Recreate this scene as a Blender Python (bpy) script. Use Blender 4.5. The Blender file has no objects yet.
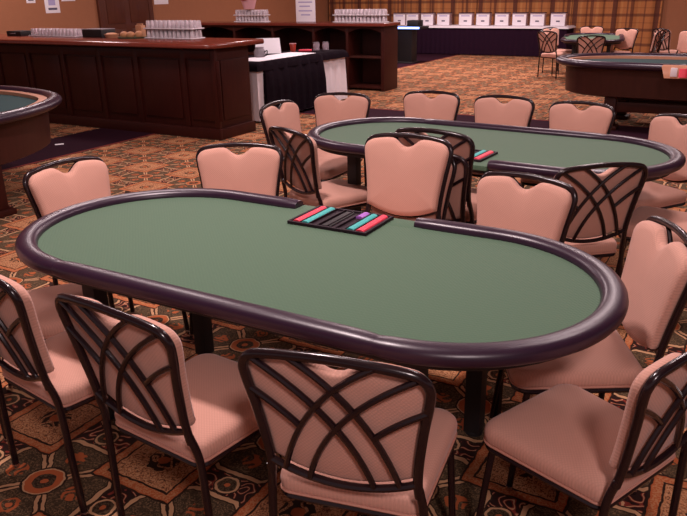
import bpy, bmesh, math, random
from mathutils import Vector, Matrix
random.seed(7)
C = bpy.context.scene.collection
PI = math.pi
TH = -0.5227                      # the room's grid is turned this much against the camera
CT, ST = math.cos(TH), math.sin(TH)
def RW(u, v, z=0.0):              # room grid -> world
    return Vector((CT*u - ST*v, ST*u + CT*v, z))

# ------------------------------------------------------------------ materials
class X:
    """tiny expression builder for Math nodes"""
    def __init__(s, nt, sock): s.nt, s.s = nt, sock
    def _op(s, op, *a, clamp=False):
        n = s.nt.nodes.new('ShaderNodeMath'); n.operation = op; n.use_clamp = clamp
        for i, q in enumerate((s,)+a):
            if isinstance(q, X): s.nt.links.new(q.s, n.inputs[i])
            else: n.inputs[i].default_value = q
        return X(s.nt, n.outputs[0])
    def __add__(s, o): return s._op('ADD', o)
    __radd__ = __add__
    def __sub__(s, o): return s._op('SUBTRACT', o)
    def __mul__(s, o): return s._op('MULTIPLY', o)
    __rmul__ = __mul__
    def __truediv__(s, o): return s._op('DIVIDE', o)
    def lt(s, o): return s._op('LESS_THAN', o)
    def gt(s, o): return s._op('GREATER_THAN', o)
    def abs(s): return s._op('ABSOLUTE')
    def sin(s): return s._op('SINE')
    def sqrt(s): return s._op('SQRT')
    def fract(s): return s._op('FRACT')
    def max(s, o): return s._op('MAXIMUM', o)
    def min(s, o): return s._op('MINIMUM', o)
    def atan2(s, o): return s._op('ARCTAN2', o)
    def wrap(s, hi, lo): return s._op('WRAP', hi, lo)
    def between(s, a, b): return s.gt(a)*s.lt(b)

def srgb(r, g, b):
    f = lambda c: (c/12.92 if c <= 0.04045 else ((c+0.055)/1.055)**2.4)
    return (f(r/255), f(g/255), f(b/255), 1.0)

def new_mat(name):
    m = bpy.data.materials.new(name); m.use_nodes = True
    nt = m.node_tree; b = nt.nodes['Principled BSDF']
    return m, nt, b

def simple(name, col, rough=0.5, metal=0.0, spec=0.5, bump=None, var=0.0, coat=0.0, emit=None):
    m, nt, b = new_mat(name)
    b.inputs['Base Color'].default_value = col
    b.inputs['Roughness'].default_value = rough
    b.inputs['Metallic'].default_value = metal
    b.inputs['Specular IOR Level'].default_value = spec
    b.inputs['Coat Weight'].default_value = coat
    if emit:
        b.inputs['Emission Color'].default_value = emit[0]; b.inputs['Emission Strength'].default_value = emit[1]
    tc = nt.nodes.new('ShaderNodeTexCoord')
    if var:
        n = nt.nodes.new('ShaderNodeTexNoise'); n.inputs['Scale'].default_value = 9.0; n.inputs['Detail'].default_value = 4
        nt.links.new(tc.outputs['Object'], n.inputs['Vector'])
        mx = nt.nodes.new('ShaderNodeMix'); mx.data_type = 'RGBA'
        mx.inputs['A'].default_value = tuple(c*(1-var) for c in col[:3])+(1,)
        mx.inputs['B'].default_value = tuple(min(1, c*(1+var)) for c in col[:3])+(1,)
        nt.links.new(n.outputs['Fac'], mx.inputs['Factor']); nt.links.new(mx.outputs['Result'], b.inputs['Base Color'])
    if bump:
        n = nt.nodes.new('ShaderNodeTexNoise'); n.inputs['Scale'].default_value = bump[0]; n.inputs['Detail'].default_value = 3
        nt.links.new(tc.outputs['Object'], n.inputs['Vector'])
        bp = nt.nodes.new('ShaderNodeBump'); bp.inputs['Strength'].default_value = bump[1]; bp.inputs['Distance'].default_value = bump[2]
        nt.links.new(n.outputs['Fac'], bp.inputs['Height']); nt.links.new(bp.outputs['Normal'], b.inputs['Normal'])
    return m

def woven(name, col, pitch, strength, dark=0.75, axes=('X', 'Z')):
    """small diamond weave: slight colour change and bump"""
    m, nt, b = new_mat(name)
    b.inputs['Roughness'].default_value = 0.85; b.inputs['Specular IOR Level'].default_value = 0.2
    b.inputs['Sheen Weight'].default_value = 0.15
    tc = nt.nodes.new('ShaderNodeTexCoord'); sp = nt.nodes.new('ShaderNodeSeparateXYZ')
    nt.links.new(tc.outputs['Object'], sp.inputs[0])
    p, q = X(nt, sp.outputs[axes[0]]), X(nt, sp.outputs[axes[1]])
    k = PI/pitch
    h = ((p+q)*k).sin().abs()*((p-q)*k).sin().abs()
    mx = nt.nodes.new('ShaderNodeMix'); mx.data_type = 'RGBA'
    mx.inputs['A'].default_value = tuple(c*dark for c in col[:3])+(1,); mx.inputs['B'].default_value = col
    nt.links.new(h._op('POWER', 0.4).s, mx.inputs['Factor']); nt.links.new(mx.outputs['Result'], b.inputs['Base Color'])
    bp = nt.nodes.new('ShaderNodeBump'); bp.inputs['Strength'].default_value = strength; bp.inputs['Distance'].default_value = 0.002
    nt.links.new(h.s, bp.inputs['Height']); nt.links.new(bp.outputs['Normal'], b.inputs['Normal'])
    return m

def wood(name, c1, c2, rough=0.35, scale=(2.0, 2.0, 14.0), coat=0.2):
    m, nt, b = new_mat(name); b.inputs['Specular IOR Level'].default_value = 0.22
    tc = nt.nodes.new('ShaderNodeTexCoord'); mp = nt.nodes.new('ShaderNodeMapping')
    mp.inputs['Scale'].default_value = (scale[2], scale[2], scale[0])
    n = nt.nodes.new('ShaderNodeTexNoise'); n.inputs['Scale'].default_value = 1.6; n.inputs['Detail'].default_value = 6; n.inputs['Distortion'].default_value = 0.6
    nt.links.new(tc.outputs['Object'], mp.inputs['Vector']); nt.links.new(mp.outputs['Vector'], n.inputs['Vector'])
    mx = nt.nodes.new('ShaderNodeMix'); mx.data_type = 'RGBA'
    mx.inputs['A'].default_value = c1; mx.inputs['B'].default_value = c2
    nt.links.new(n.outputs['Fac'], mx.inputs['Factor']); nt.links.new(mx.outputs['Result'], b.inputs['Base Color'])
    b.inputs['Roughness'].default_value = rough; b.inputs['Coat Weight'].default_value = coat; b.inputs['Coat Roughness'].default_value = 0.15
    return m

M = {}
TAN = (0.66, 0.358, 0.275, 1)
M['pad'] = woven('tan_knit_fabric', TAN, 0.011, 0.22, dark=0.80)
M['seat'] = woven('tan_knit_seat_fabric', TAN, 0.011, 0.15, dark=0.86, axes=('X', 'Y'))
M['pipe'] = simple('tan_piping', (0.55, 0.27, 0.2, 1), 0.7)
M['frame'] = simple('black_painted_steel', (0.014, 0.006, 0.008, 1), 0.22, 0.0, 0.5, bump=(90, 0.15, 0.001))
M['glide'] = simple('steel_glide', (0.6, 0.55, 0.56, 1), 0.25, 1.0)
M['felt'] = woven('green_speed_cloth', (0.076, 0.146, 0.088, 1), 0.016, 0.25, dark=0.92, axes=('X', 'Y'))
M['rail'] = simple('dark_vinyl', (0.024, 0.009, 0.024, 1), 0.34, 0.0, 0.5, bump=(14, 0.08, 0.01))
M['black'] = simple('matt_black', (0.010, 0.008, 0.009, 1), 0.6)
M['tray'] = simple('black_tray_plastic', (0.020, 0.010, 0.016, 1), 0.6, spec=0.2)
M['red_chip'] = simple('red_chip', (0.80, 0.055, 0.10, 1), 0.5)
M['teal_chip'] = simple('teal_chip', (0.045, 0.42, 0.40, 1), 0.5)
M['purple_chip'] = simple('purple_chip', (0.38, 0.13, 0.55, 1), 0.5)
M['wall'] = simple('tan_wall_paint', (0.34, 0.135, 0.062, 1), 0.8, bump=(40, 0.1, 0.004), var=0.06)
M['ceiling'] = simple('ceiling_paint', (0.55, 0.45, 0.40, 1), 0.9, var=0.03)
M['mahog'] = wood('dark_mahogany', (0.026, 0.0045, 0.003, 1), (0.050, 0.009, 0.006, 1), 0.45, coat=0.05)
M['mahog_top'] = wood('polished_mahogany_top', (0.13, 0.022, 0.014, 1), (0.22, 0.045, 0.028, 1), 0.22, coat=0.5)
M['mahog_mid'] = wood('mahogany_apron', (0.036, 0.010, 0.007, 1), (0.065, 0.018, 0.013, 1), 0.45, coat=0.05)
M['door'] = wood('brown_door_wood', (0.07, 0.02, 0.012, 1), (0.12, 0.036, 0.02, 1), 0.4)
M['ledge'] = wood('light_wood_ledge', (0.50, 0.22, 0.13, 1), (0.62, 0.30, 0.18, 1), 0.35)
M['teal_felt'] = simple('dark_teal_felt', (0.012, 0.050, 0.052, 1), 0.9, var=0.1)
M['white'] = simple('white_cloth', (0.80, 0.74, 0.78, 1), 0.9, bump=(18, 0.3, 0.02))
M['paper'] = simple('white_paper', (0.86, 0.82, 0.87, 1), 0.7, var=0.02)
M['print'] = simple('violet_print', (0.42, 0.38, 0.62, 1), 0.8)
M['ink'] = simple('dark_ink', (0.08, 0.07, 0.12, 1), 0.7)
M['black_cloth'] = simple('black_tablecloth', (0.008, 0.004, 0.007, 1), 0.95, spec=0.05, bump=(14, 0.4, 0.02))
M['purple_cloth'] = simple('dark_purple_skirting', (0.018, 0.006, 0.016, 1), 0.95, spec=0.08)
M['acrylic'] = None
M['roll'] = simple('bread_crust', (0.55, 0.25, 0.12, 1), 0.7, bump=(30, 0.3, 0.01), var=0.2)
M['cardboard'] = simple('tan_box', (0.50, 0.24, 0.13, 1), 0.8, var=0.08)
M['green_tray'] = simple('green_tray', (0.10, 0.16, 0.09, 1), 0.5)
M['red_plastic'] = simple('red_plastic', (0.45, 0.05, 0.03, 1), 0.35)
M['pink_plastic'] = simple('pink_plastic', (0.75, 0.40, 0.42, 1), 0.35)
M['grey'] = simple('grey_plastic', (0.22, 0.19, 0.21, 1), 0.4)
M['blue_glow'] = simple('blue_screen', (0.05, 0.08, 0.3, 1), 0.3, emit=((0.25, 0.40, 1.0, 1), 4.0))
M['foam'] = simple('white_polystyrene', (0.85, 0.80, 0.84, 1), 0.6)

def glass_mat(name, col, tr=0.45, rough=0.15):
    m, nt, b = new_mat(name)
    b.inputs['Base Color'].default_value = col; b.inputs['Roughness'].default_value = rough
    b.inputs['Transmission Weight'].default_value = tr; b.inputs['IOR'].default_value = 1.3
    n = nt.nodes.new('ShaderNodeTexNoise'); n.inputs['Scale'].default_value = 50
    bp = nt.nodes.new('ShaderNodeBump'); bp.inputs['Strength'].default_value = 0.05
    nt.links.new(n.outputs['Fac'], bp.inputs['Height']); nt.links.new(bp.outputs['Normal'], b.inputs['Normal'])
    return m
M['glass'] = glass_mat('bar_glass', (0.95, 0.86, 0.90, 1), 0.55)
M['acrylic'] = glass_mat('clear_acrylic', (0.80, 0.66, 0.74, 1), 0.7, 0.08)

def make_carpet():
    m, nt, b = new_mat('patterned_carpet')
    b.inputs['Roughness'].default_value = 0.95; b.inputs['Specular IOR Level'].default_value = 0.1
    tc = nt.nodes.new('ShaderNodeTexCoord')
    nz = nt.nodes.new('ShaderNodeTexNoise'); nz.inputs['Scale'].default_value = 22; nz.inputs['Detail'].default_value = 2
    nt.links.new(tc.outputs['Object'], nz.inputs['Vector'])
    spn = nt.nodes.new('ShaderNodeSeparateXYZ'); nt.links.new(nz.outputs['Color'], spn.inputs[0])
    sp = nt.nodes.new('ShaderNodeSeparateXYZ'); nt.links.new(tc.outputs['Object'], sp.inputs[0])
    P = 0.61
    wob = 0.035
    x = (X(nt, sp.outputs['X'])+2.055)/P + (X(nt, spn.outputs['X'])-0.5)*wob
    y = (X(nt, sp.outputs['Y'])-1.33)/P + (X(nt, spn.outputs['Y'])-0.5)*wob
    qx, qy = x.wrap(0.5, -0.5), y.wrap(0.5, -0.5)
    ax, ay = qx.abs(), qy.abs()
    r = (qx*qx+qy*qy).sqrt()
    a, bb = ax.max(ay), ax.min(ay)
    tx, ty = ax*-1.0+0.5, ay*-1.0+0.5
    tm = tx.max(ty); tr = (tx*tx+ty*ty).sqrt()
    e = (((a-0.245)/0.165)*((a-0.245)/0.165)+(bb/0.15)*(bb/0.15)).sqrt()
    rr = ((a-0.5)*(a-0.5)+bb*bb).sqrt()
    # noise-driven scrolls
    nt2 = nt.nodes.new('ShaderNodeTexNoise'); nt2.inputs['Scale'].default_value = 15; nt2.inputs['Detail'].default_value = 0.5
    nt.links.new(tc.outputs['Object'], nt2.inputs['Vector'])
    sc = (X(nt, nt2.outputs['Fac'])*34.0).sin()
    fine = nt.nodes.new('ShaderNodeTexNoise'); fine.inputs['Scale'].default_value = 60; fine.inputs['Detail'].default_value = 1.5
    nt.links.new(tc.outputs['Object'], fine.inputs['Vector'])
    fn = X(nt, fine.outputs['Fac'])
    st = (X(nt, fine.outputs['Fac'])*26.0).sin()
    ang = qy.atan2(qx)
    def rgb(c):
        n = nt.nodes.new('ShaderNodeRGB'); n.outputs[0].default_value = c; return n.outputs[0]
    cur = rgb((0.022, 0.008, 0.008, 1))                         # near-black maroon ground
    def over(mask, col):
        nonlocal cur
        mx = nt.nodes.new('ShaderNodeMix'); mx.data_type = 'RGBA'
        nt.links.new(mask.s, mx.inputs['Factor']); nt.links.new(cur, mx.inputs['A'])
        if isinstance(col, tuple): mx.inputs['B'].default_value = col
        else: nt.links.new(col, mx.inputs['B'])
        cur = mx.outputs['Result']
    RED = (0.24, 0.036, 0.026, 1); CREAM = (0.58, 0.33, 0.175, 1); OLIVE = (0.085, 0.055, 0.030, 1)
    ORANGE = (0.46, 0.115, 0.040, 1); TANC = (0.52, 0.225, 0.10, 1); DARK = (0.028, 0.014, 0.010, 1)
    over(sc.gt(0.35), RED)
    over(sc.gt(0.93), CREAM)
    # rosettes between the medallions
    over(rr.lt(0.085), DARK)
    over(rr.lt(0.075), CREAM)
    over(rr.lt(0.060), OLIVE)
    over((rr.lt(0.055))*st.gt(0.2), DARK)
    over(rr.lt(0.018), ORANGE)
    # petals
    pm = (a*-1.0+0.405-(bb-0.15).max(0.0)*0.7).min(a*0.93-bb)
    over(pm.gt(-0.012), DARK)
    over(pm.gt(0.0), CREAM)
    over(pm.gt(0.030), DARK)
    over(pm.gt(0.040), OLIVE)
    over(pm.gt(0.045)*st.gt(0.5), (0.052, 0.034, 0.020, 1))
    over(pm.gt(0.045)*st.lt(-0.85), (0.22, 0.13, 0.07, 1))
    over(e.lt(0.42)*sc.gt(-0.2), ORANGE)
    # square tiles
    over(tm.lt(0.315), DARK)
    over(tm.lt(0.300), ORANGE)
    over(tm.between(0.243, 0.292)*st.gt(0.1), TANC)
    over(tm.between(0.228, 0.243), DARK)
    over(tm.lt(0.228), TANC)
    over(tm.lt(0.222)*st.gt(0.7), (0.14, 0.055, 0.03, 1))
    over(tm.lt(0.222)*st.lt(-0.8), CREAM)
    over(tr.lt(0.105)*sc.gt(-0.1), DARK)
    over(tr.lt(0.040), ORANGE)
    # medallion
    over(r.lt(0.135), DARK)
    over(r.lt(0.122), CREAM)
    over(r.lt(0.112), ORANGE)
    over(r.lt(0.070), OLIVE)
    over(r.lt(0.068)*st.gt(0.1), DARK)
    over(r.lt(0.024), ORANGE)
    nt.links.new(cur, b.inputs['Base Color'])
    b.inputs['Sheen Weight'].default_value = 0.10; b.inputs['Sheen Roughness'].default_value = 0.5; b.inputs['Sheen Tint'].default_value = (1.0, 0.62, 0.38, 1)
    bp = nt.nodes.new('ShaderNodeBump'); bp.inputs['Strength'].default_value = 0.25; bp.inputs['Distance'].default_value = 0.004
    nt.links.new(fine.outputs['Fac'], bp.inputs['Height']); nt.links.new(bp.outputs['Normal'], b.inputs['Normal'])
    return m
M['carpet'] = make_carpet()
M['band'] = simple('plain_purple_carpet', (0.026, 0.008, 0.015, 1), 0.95, spec=0.05, bump=(120, 0.4, 0.004), var=0.12)
M['band_edge'] = simple('red_carpet_edge', (0.20, 0.035, 0.030, 1), 0.95, spec=0.1)

def make_plaid():
    m, nt, b = new_mat('plaid_drapery')
    b.inputs['Roughness'].default_value = 0.85; b.inputs['Sheen Weight'].default_value = 0.2
    tc = nt.nodes.new('ShaderNodeTexCoord'); sp = nt.nodes.new('ShaderNodeSeparateXYZ')
    nt.links.new(tc.outputs['Object'], sp.inputs[0])
    x, z = X(nt, sp.outputs['X']), X(nt, sp.outputs['Z'])
    cur = None
    n = nt.nodes.new('ShaderNodeRGB'); n.outputs[0].default_value = (0.44, 0.165, 0.048, 1); cur = n.outputs[0]
    def over(mask, col):
        nonlocal cur
        mx = nt.nodes.new('ShaderNodeMix'); mx.data_type = 'RGBA'
        nt.links.new(mask.s, mx.inputs['Factor']); nt.links.new(cur, mx.inputs['A']); mx.inputs['B'].default_value = col
        cur = mx.outputs['Result']
    DK = (0.075, 0.014, 0.009, 1)
    f = (x/1.0).fract(); g = (z/0.36+0.35).fract()
    over(f.between(0.02, 0.14)*0.85, DK)
    over(f.between(0.36, 0.40)*0.6, DK)
    over(f.between(0.46, 0.54)*0.7, DK)
    over(f.between(0.78, 0.82)*0.55, DK)
    over(f.between(0.20, 0.26)*0.4, (0.62, 0.30, 0.10, 1))
    over(f.between(0.62, 0.68)*0.4, (0.62, 0.30, 0.10, 1))
    over(g.between(0.0, 0.20)*0.65, DK)
    over(g.between(0.55, 0.62)*0.3, DK)
    nt.links.new(cur, b.inputs['Base Color'])
    return m
M['plaid'] = make_plaid()

# ------------------------------------------------------------------ object helpers
def finish(bm, name, mat, parent=None, smooth=True, angle=40, loc=None, rot=0.0):
    me = bpy.data.meshes.new(name)
    bmesh.ops.recalc_face_normals(bm, faces=bm.faces)
    bm.to_mesh(me); bm.free()
    if smooth:
        for p in me.polygons: p.use_smooth = True
        me.set_sharp_from_angle(angle=math.radians(angle))
    mats = mat if isinstance(mat, (list, tuple)) else [mat]
    for m in mats: me.materials.append(m)
    o = bpy.data.objects.new(name, me); C.objects.link(o)
    if parent: o.parent = parent
    if loc is not None: o.location = loc
    o.rotation_euler = (0, 0, rot)
    return o
def empty(name, loc, rot=0.0):
    o = bpy.data.objects.new(name, None); C.objects.link(o); o.location = loc; o.rotation_euler = (0, 0, rot)
    o.empty_display_size = 0.1
    return o
def tag(o, label, cat, group=None):
    o['label'] = label; o['category'] = cat
    if group: o['group'] = group
    return o
def struct(o):
    o['kind'] = 'structure'; return o
def copy_tree(o, parent=None):
    c = o.copy(); C.objects.link(c); c.parent = parent
    for ch in list(o.children): copy_tree(ch, c)
    return c

def box(bm, x0, x1, y0, y1, z0, z1, bev=0.0, seg=2):
    vs = [bm.verts.new(p) for p in ((x0,y0,z0),(x1,y0,z0),(x1,y1,z0),(x0,y1,z0),(x0,y0,z1),(x1,y0,z1),(x1,y1,z1),(x0,y1,z1))]
    fs = [bm.faces.new([vs[i] for i in q]) for q in ((0,3,2,1),(4,5,6,7),(0,1,5,4),(1,2,6,5),(2,3,7,6),(3,0,4,7))]
    if bev:
        es = list({e for f in fs for e in f.edges})
        bmesh.ops.bevel(bm, geom=es, offset=bev, segments=seg, affect='EDGES', profile=0.6)
def boxo(name, mat, dims, parent=None, bev=0.004, loc=None, rot=0.0):
    bm = bmesh.new(); box(bm, *dims, bev=bev); return finish(bm, name, mat, parent, loc=loc, rot=rot)

def spline(pts, n=8, closed=False):
    P = [Vector(p) for p in pts]; out = []
    m = len(P); rng = m if closed else m-1
    for i in range(rng):
        p0 = P[i-1] if (closed or i > 0) else P[0]*2-P[1]
        p1 = P[i]; p2 = P[(i+1) % m]
        p3 = P[(i+2) % m] if (closed or i+2 < m) else p2*2-p1
        for k in range(n):
            t = k/n
            out.append(0.5*((2*p1)+(p2-p0)*t+(2*p0-5*p1+4*p2-p3)*t*t+(3*p1-p0-3*p2+p3)*t*t*t))
    if not closed: out.append(P[-1].copy())
    return out
def tube(bm, path, r, seg=10, cap=True, closed=False):
    path = [Vector(p) for p in path]; n = len(path)
    rings = []; nrm = None
    for i, p in enumerate(path):
        if closed: t = path[(i+1) % n]-path[i-1]
        else: t = path[min(i+1, n-1)]-path[max(i-1, 0)]
        t.normalize()
        if nrm is None:
            a = Vector((0, 0, 1)) if abs(t.z) < 0.9 else Vector((0, 1, 0))
            nrm = t.cross(a).normalized()
        nrm = (nrm-t*nrm.dot(t)).normalized(); bi = t.cross(nrm)
        rr = r[i] if isinstance(r, (list, tuple)) else r
        rings.append([bm.verts.new(p+nrm*rr*math.cos(2*PI*k/seg)+bi*rr*math.sin(2*PI*k/seg)) for k in range(seg)])
    for i in range(n if closed else n-1):
        A, B = rings[i], rings[(i+1) % n]
        for k in range(seg): bm.faces.new((A[k], A[(k+1) % seg], B[(k+1) % seg], B[k]))
    if cap and not closed:
        bm.faces.new(rings[0][::-1]); bm.faces.new(rings[-1])
def lathe(bm, prof, seg=16, c=(0, 0, 0)):
    rings = []
    for r, z in prof:
        if r < 1e-5: rings.append([bm.verts.new((c[0], c[1], c[2]+z))])
        else: rings.append([bm.verts.new((c[0]+r*math.cos(2*PI*k/seg), c[1]+r*math.sin(2*PI*k/seg), c[2]+z)) for k in range(seg)])
    for A, B in zip(rings, rings[1:]):
        for k in range(seg):
            if len(A) == 1 and len(B) == 1: continue
            if len(A) == 1: bm.faces.new((A[0], B[k], B[(k+1) % seg]))
            elif len(B) == 1: bm.faces.new((A[k], A[(k+1) % seg], B[0]))
            else: bm.faces.new((A[k], A[(k+1) % seg], B[(k+1) % seg], B[k]))
def prism(bm, outline, z0, z1):
    a = [bm.verts.new((p[0], p[1], z0)) for p in outline]; b = [bm.verts.new((p[0], p[1], z1)) for p in outline]
    n = len(a)
    bm.faces.new(a[::-1]); bm.faces.new(b)
    for i in range(n): bm.faces.new((a[i], a[(i+1) % n], b[(i+1) % n], b[i]))
def loft(bm, loops, cap0=True, cap1=True):
    R = [[bm.verts.new(p) for p in L] for L in loops]; n = len(R[0])
    for A, B in zip(R, R[1:]):
        for k in range(n): bm.faces.new((A[k], A[(k+1) % n], B[(k+1) % n], B[k]))
    if cap0: bm.faces.new(R[0][::-1])
    if cap1: bm.faces.new(R[-1])

# ------------------------------------------------------------------ banquet chair
def yrec(x, z):                   # the reclined, slightly hollow back surface
    if z < 0.548: y = -0.214-(z-0.401)/0.147*0.021
    else: y = -0.235-(z-0.548)*0.195
    return y-0.014*max(0, 1-(x/0.24)**2)*min(1, max(0, (z-0.40)/0.15))
HOOP = [(0.196, 0.50), (0.193, 0.548), (0.198, 0.62), (0.211, 0.72), (0.225, 0.80), (0.226, 0.842), (0.203, 0.872), (0.150, 0.885), (0.075, 0.892), (0.0, 0.895)]
def hoop_path():
    h = [(x, z) for x, z in HOOP]; full = [(-x, z) for x, z in h]+[(x, z) for x, z in h[::-1][1:]]
    return [(p.x, yrec(p.x, p.y), p.y) for p in spline([(x, z, 0) for x, z in full], 5)]
def bar_z(x):                     # the bowed lower cross bar
    return 0.543-0.046*(1-(x/0.193)**2)
def bez(p0, p1, p2, n=12):
    out = []
    for i in range(n+1):
        t = i/n; x = (1-t)**2*p0[0]+2*t*(1-t)*p1[0]+t*t*p2[0]; z = (1-t)**2*p0[1]+2*t*(1-t)*p1[1]+t*t*p2[1]
        out.append((x, z))
    return out
def make_chair(name='banquet_chair'):
    root = empty(name, (0, 0, 0))
    # --- seat cushion: a rounded trapezoid, domed
    def seat_loop(k, z, dy=0.0):
        pts = []
        corners = [(0.198, -0.205, 0.035), (0.222, 0.238, 0.055), (-0.222, 0.238, 0.055), (-0.198, -0.205, 0.035)]
        angs = [(-90, 0), (0, 90), (90, 180), (180, 270)]
        for (cx, cy, rr), (a0, a1) in zip(corners, angs):
            sx, sy = (1 if cx > 0 else -1), (1 if cy > 0 else -1)
            ox, oy = cx-sx*rr, cy-sy*rr
            for i in range(7):
                a = math.radians(a0+(a1-a0)*i/6)
                pts.append(((ox+rr*math.cos(a))*k, 0.015+((oy+rr*math.sin(a))-0.015)*k, z))
        # gentle bulge of the long edges
        return pts
    bm = bmesh.new()
    loft(bm, [seat_loop(0.955, 0.408), seat_loop(0.985, 0.412), seat_loop(1.0, 0.424), seat_loop(1.005, 0.440), seat_loop(0.992, 0.455),
              seat_loop(0.955, 0.467), seat_loop(0.88, 0.474), seat_loop(0.7, 0.479), seat_loop(0.4, 0.482), seat_loop(0.12, 0.483)])
    s = finish(bm, 'seat', M['seat'], root, angle=60)
    bm = bmesh.new(); tube(bm, seat_loop(0.992, 0.411), 0.0045, 6, closed=True); finish(bm, 'piping', M['pipe'], s)
    # --- steel frame under the seat
    bm = bmesh.new(); tube(bm, seat_loop(0.955, 0.396), 0.0115, 8, closed=True)
    for yy in (-0.06, 0.1): tube(bm, [(-0.20, yy, 0.393), (0.20, yy, 0.393)], 0.008, 6)
    finish(bm, 'seat_frame', M['frame'], root)
    # --- hoop of the back
    bm = bmesh.new(); tube(bm, hoop_path(), 0.0128, 10); bf = finish(bm, 'back_frame', M['frame'], root)
    bm = bmesh.new()
    tube(bm, [(x, yrec(x, bar_z(x))-0.002, bar_z(x)) for x in [(-0.193+0.386*i/16) for i in range(17)]], 0.0105, 8)
    finish(bm, 'cross_bar', M['frame'], bf)
    A = [((-0.105, 0.888), (0.085, 0.775), (0.150, bar_z(0.150))),      # long inner arc
         ((-0.200, 0.866), (0.030, 0.730), (0.085, bar_z(0.085))),      # long outer arc
         ((-0.222, 0.775), (-0.150, 0.735), (-0.096, 0.681))]           # short arc that ends on its neighbour
    for s_ in (1, -1):
        for p0, p1, p2 in A:
            pts = bez(p0, p1, p2)
            bm = bmesh.new()
            off = -0.003 if s_ > 0 else -0.006
            tube(bm, [(s_*x, yrec(s_*x, z)+off, z) for x, z in pts], 0.0085, 8)
            finish(bm, 'lattice_bar', M['frame'], bf)
    # --- upholstered back panel with the hand hole notched in its top
    h = spline([(x, z, 0) for x, z in HOOP[1:]], 4)
    right = [(p.x-0.003*min(1, p.x/0.1), p.y-0.006*max(0, (p.y-0.8)/0.1)) for p in h]
    out = []
    zb = lambda x: 0.550-0.046*(1-(x/0.19)**2)
    for i in range(13):
        x = -0.180+0.36*i/12; out.append((x, zb(x)))
    out += [(x, z) for x, z in right if x > 0.095]
    nt_ = [(0.083, 0.884), (0.068, 0.880), (0.052, 0.869), (0.036, 0.856), (0.018, 0.846)]
    out += nt_+[(0.0, 0.843)]+[(-x, z) for x, z in nt_[::-1]]
    out += [(-x, z) for x, z in right[::-1] if x > 0.095]
    cx, cz = 0.0, 0.70
    def ring(k, off):
        return [(cx+(x-cx)*k, yrec(cx+(x-cx)*k, cz+(z-cz)*k)+off, cz+(z-cz)*k) for x, z in out]
    bm = bmesh.new()
    loft(bm, [ring(0.1, 0.010), ring(0.6, 0.009), ring(0.93, 0.008), ring(0.975, 0.011), ring(1.0, 0.020), ring(0.998, 0.034), ring(0.97, 0.045), ring(0.85, 0.050),
              ring(0.6, 0.055), ring(0.3, 0.058), ring(0.1, 0.0585)])
    finish(bm, 'backrest', M['pad'], root, angle=65)
    # --- legs
    for s_ in (1, -1):
        path = spline([(s_*0.196, yrec(0.2, 0.52), 0.52), (s_*0.203, -0.219, 0.46), (s_*0.208, -0.214, 0.401), (s_*0.214, -0.210, 0.25), (s_*0.223, -0.203, 0.012)], 5)
        bm = bmesh.new(); tube(bm, path, 0.0122, 10); l = finish(bm, 'leg', M['frame'], root)
        bm = bmesh.new(); lathe(bm, [(0, 0), (0.0135, 0), (0.0145, 0.006), (0.0135, 0.016), (0, 0.016)], 10, (s_*0.2232, -0.2028, 0)); finish(bm, 'glide', M['glide'], l)
        path = [(s_*0.203, 0.185, 0.396), (s_*0.210, 0.205, 0.22), (s_*0.218, 0.225, 0.012)]
        bm = bmesh.new(); tube(bm, spline(path, 5), 0.0115, 10); l = finish(bm, 'leg', M['frame'], root)
        bm = bmesh.new(); lathe(bm, [(0, 0), (0.0130, 0), (0.0140, 0.006), (0.0130, 0.016), (0, 0.016)], 10, (s_*0.218, 0.225, 0)); finish(bm, 'glide', M['glide'], l)
    return root
_first = []
def chair(x, y, rot, label, group, z=0.0):
    if not _first: _first.append(make_chair()); c = _first[0]
    else: c = copy_tree(_first[0])
    c.location = (x, y, z); c.rotation_euler = (0, 0, rot)
    return tag(c, label, 'chair', group)

G1, G2, G3 = 'chairs around the near poker table', 'chairs around the second poker table', 'chairs in the far corner'
chair(0.062, 1.718, -0.318, 'tan banquet chair with black lattice back, front centre, back squarely to the viewer', G1)
chair(-0.460, 1.980, -0.610, 'lattice-backed tan chair second from left in the front row at the near table', G1)
chair(-0.955, 2.290, -0.665, 'lattice-backed tan chair cut by the left edge of the photo, front row', G1)
chair(0.699, 1.780, 0.643, 'lattice-backed tan chair in the bottom right corner with its whole seat showing', G1).scale = (0.95, 0.95, 0.95)
chair(0.812, 2.290, 1.510, 'tan chair pushed under the right end of the near table, pad seen sideways', G1)
chair(0.610, 2.818, 2.405, 'tan padded chair facing the viewer behind the right rear curve of the near table', G1)
chair(-0.569, 3.558, 3.107, 'tan padded chair facing the viewer behind the left part of the near table', G1)
chair(-1.136, 3.337, 4.128, 'tan padded chair at the far left end of the near table, turned to it', G1)
chair(-1.255, 2.720, -1.200, 'tan chair at left end of near table, only its shaded seat in view', G1)
chair(0.199, 3.301, 2.656, 'large tan padded chair behind the chip tray, upper of the two stacked', G1, z=0.088)
chair(0.199+0.062*math.sin(2.656), 3.301-0.062*math.cos(2.656), 2.656, 'tan chair underneath the stacked chair behind the near chip tray', G1)
chair(-0.075, 4.477, -0.935, 'lattice-backed tan chair at the left front of the second table', G2)
chair(0.652, 3.914, -0.647, 'lattice-backed chair just behind the large stacked chair, upper one of its stack', G2, z=0.095)
chair(0.652-0.055*math.sin(0.647), 3.914-0.055*math.cos(0.647), -0.647, 'lower chair of the stack standing at the second table tray', G2)
chair(1.160, 3.545, 0.191, 'lattice-backed tan chair at right, in front of the second table', G2)
chair(-0.215, 5.282, 4.210, 'small tan chair turned sideways at the left end of the second table', G2)
chair(-0.069, 5.572, 2.866, 'leftmost of the tan chairs facing the viewer behind the second table', G2)
chair(0.616, 5.593, 2.717, 'second tan chair from left facing the viewer behind the second table', G2)
chair(1.098, 5.271, 2.593, 'third tan chair from left facing the viewer behind the second table', G2)
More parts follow.
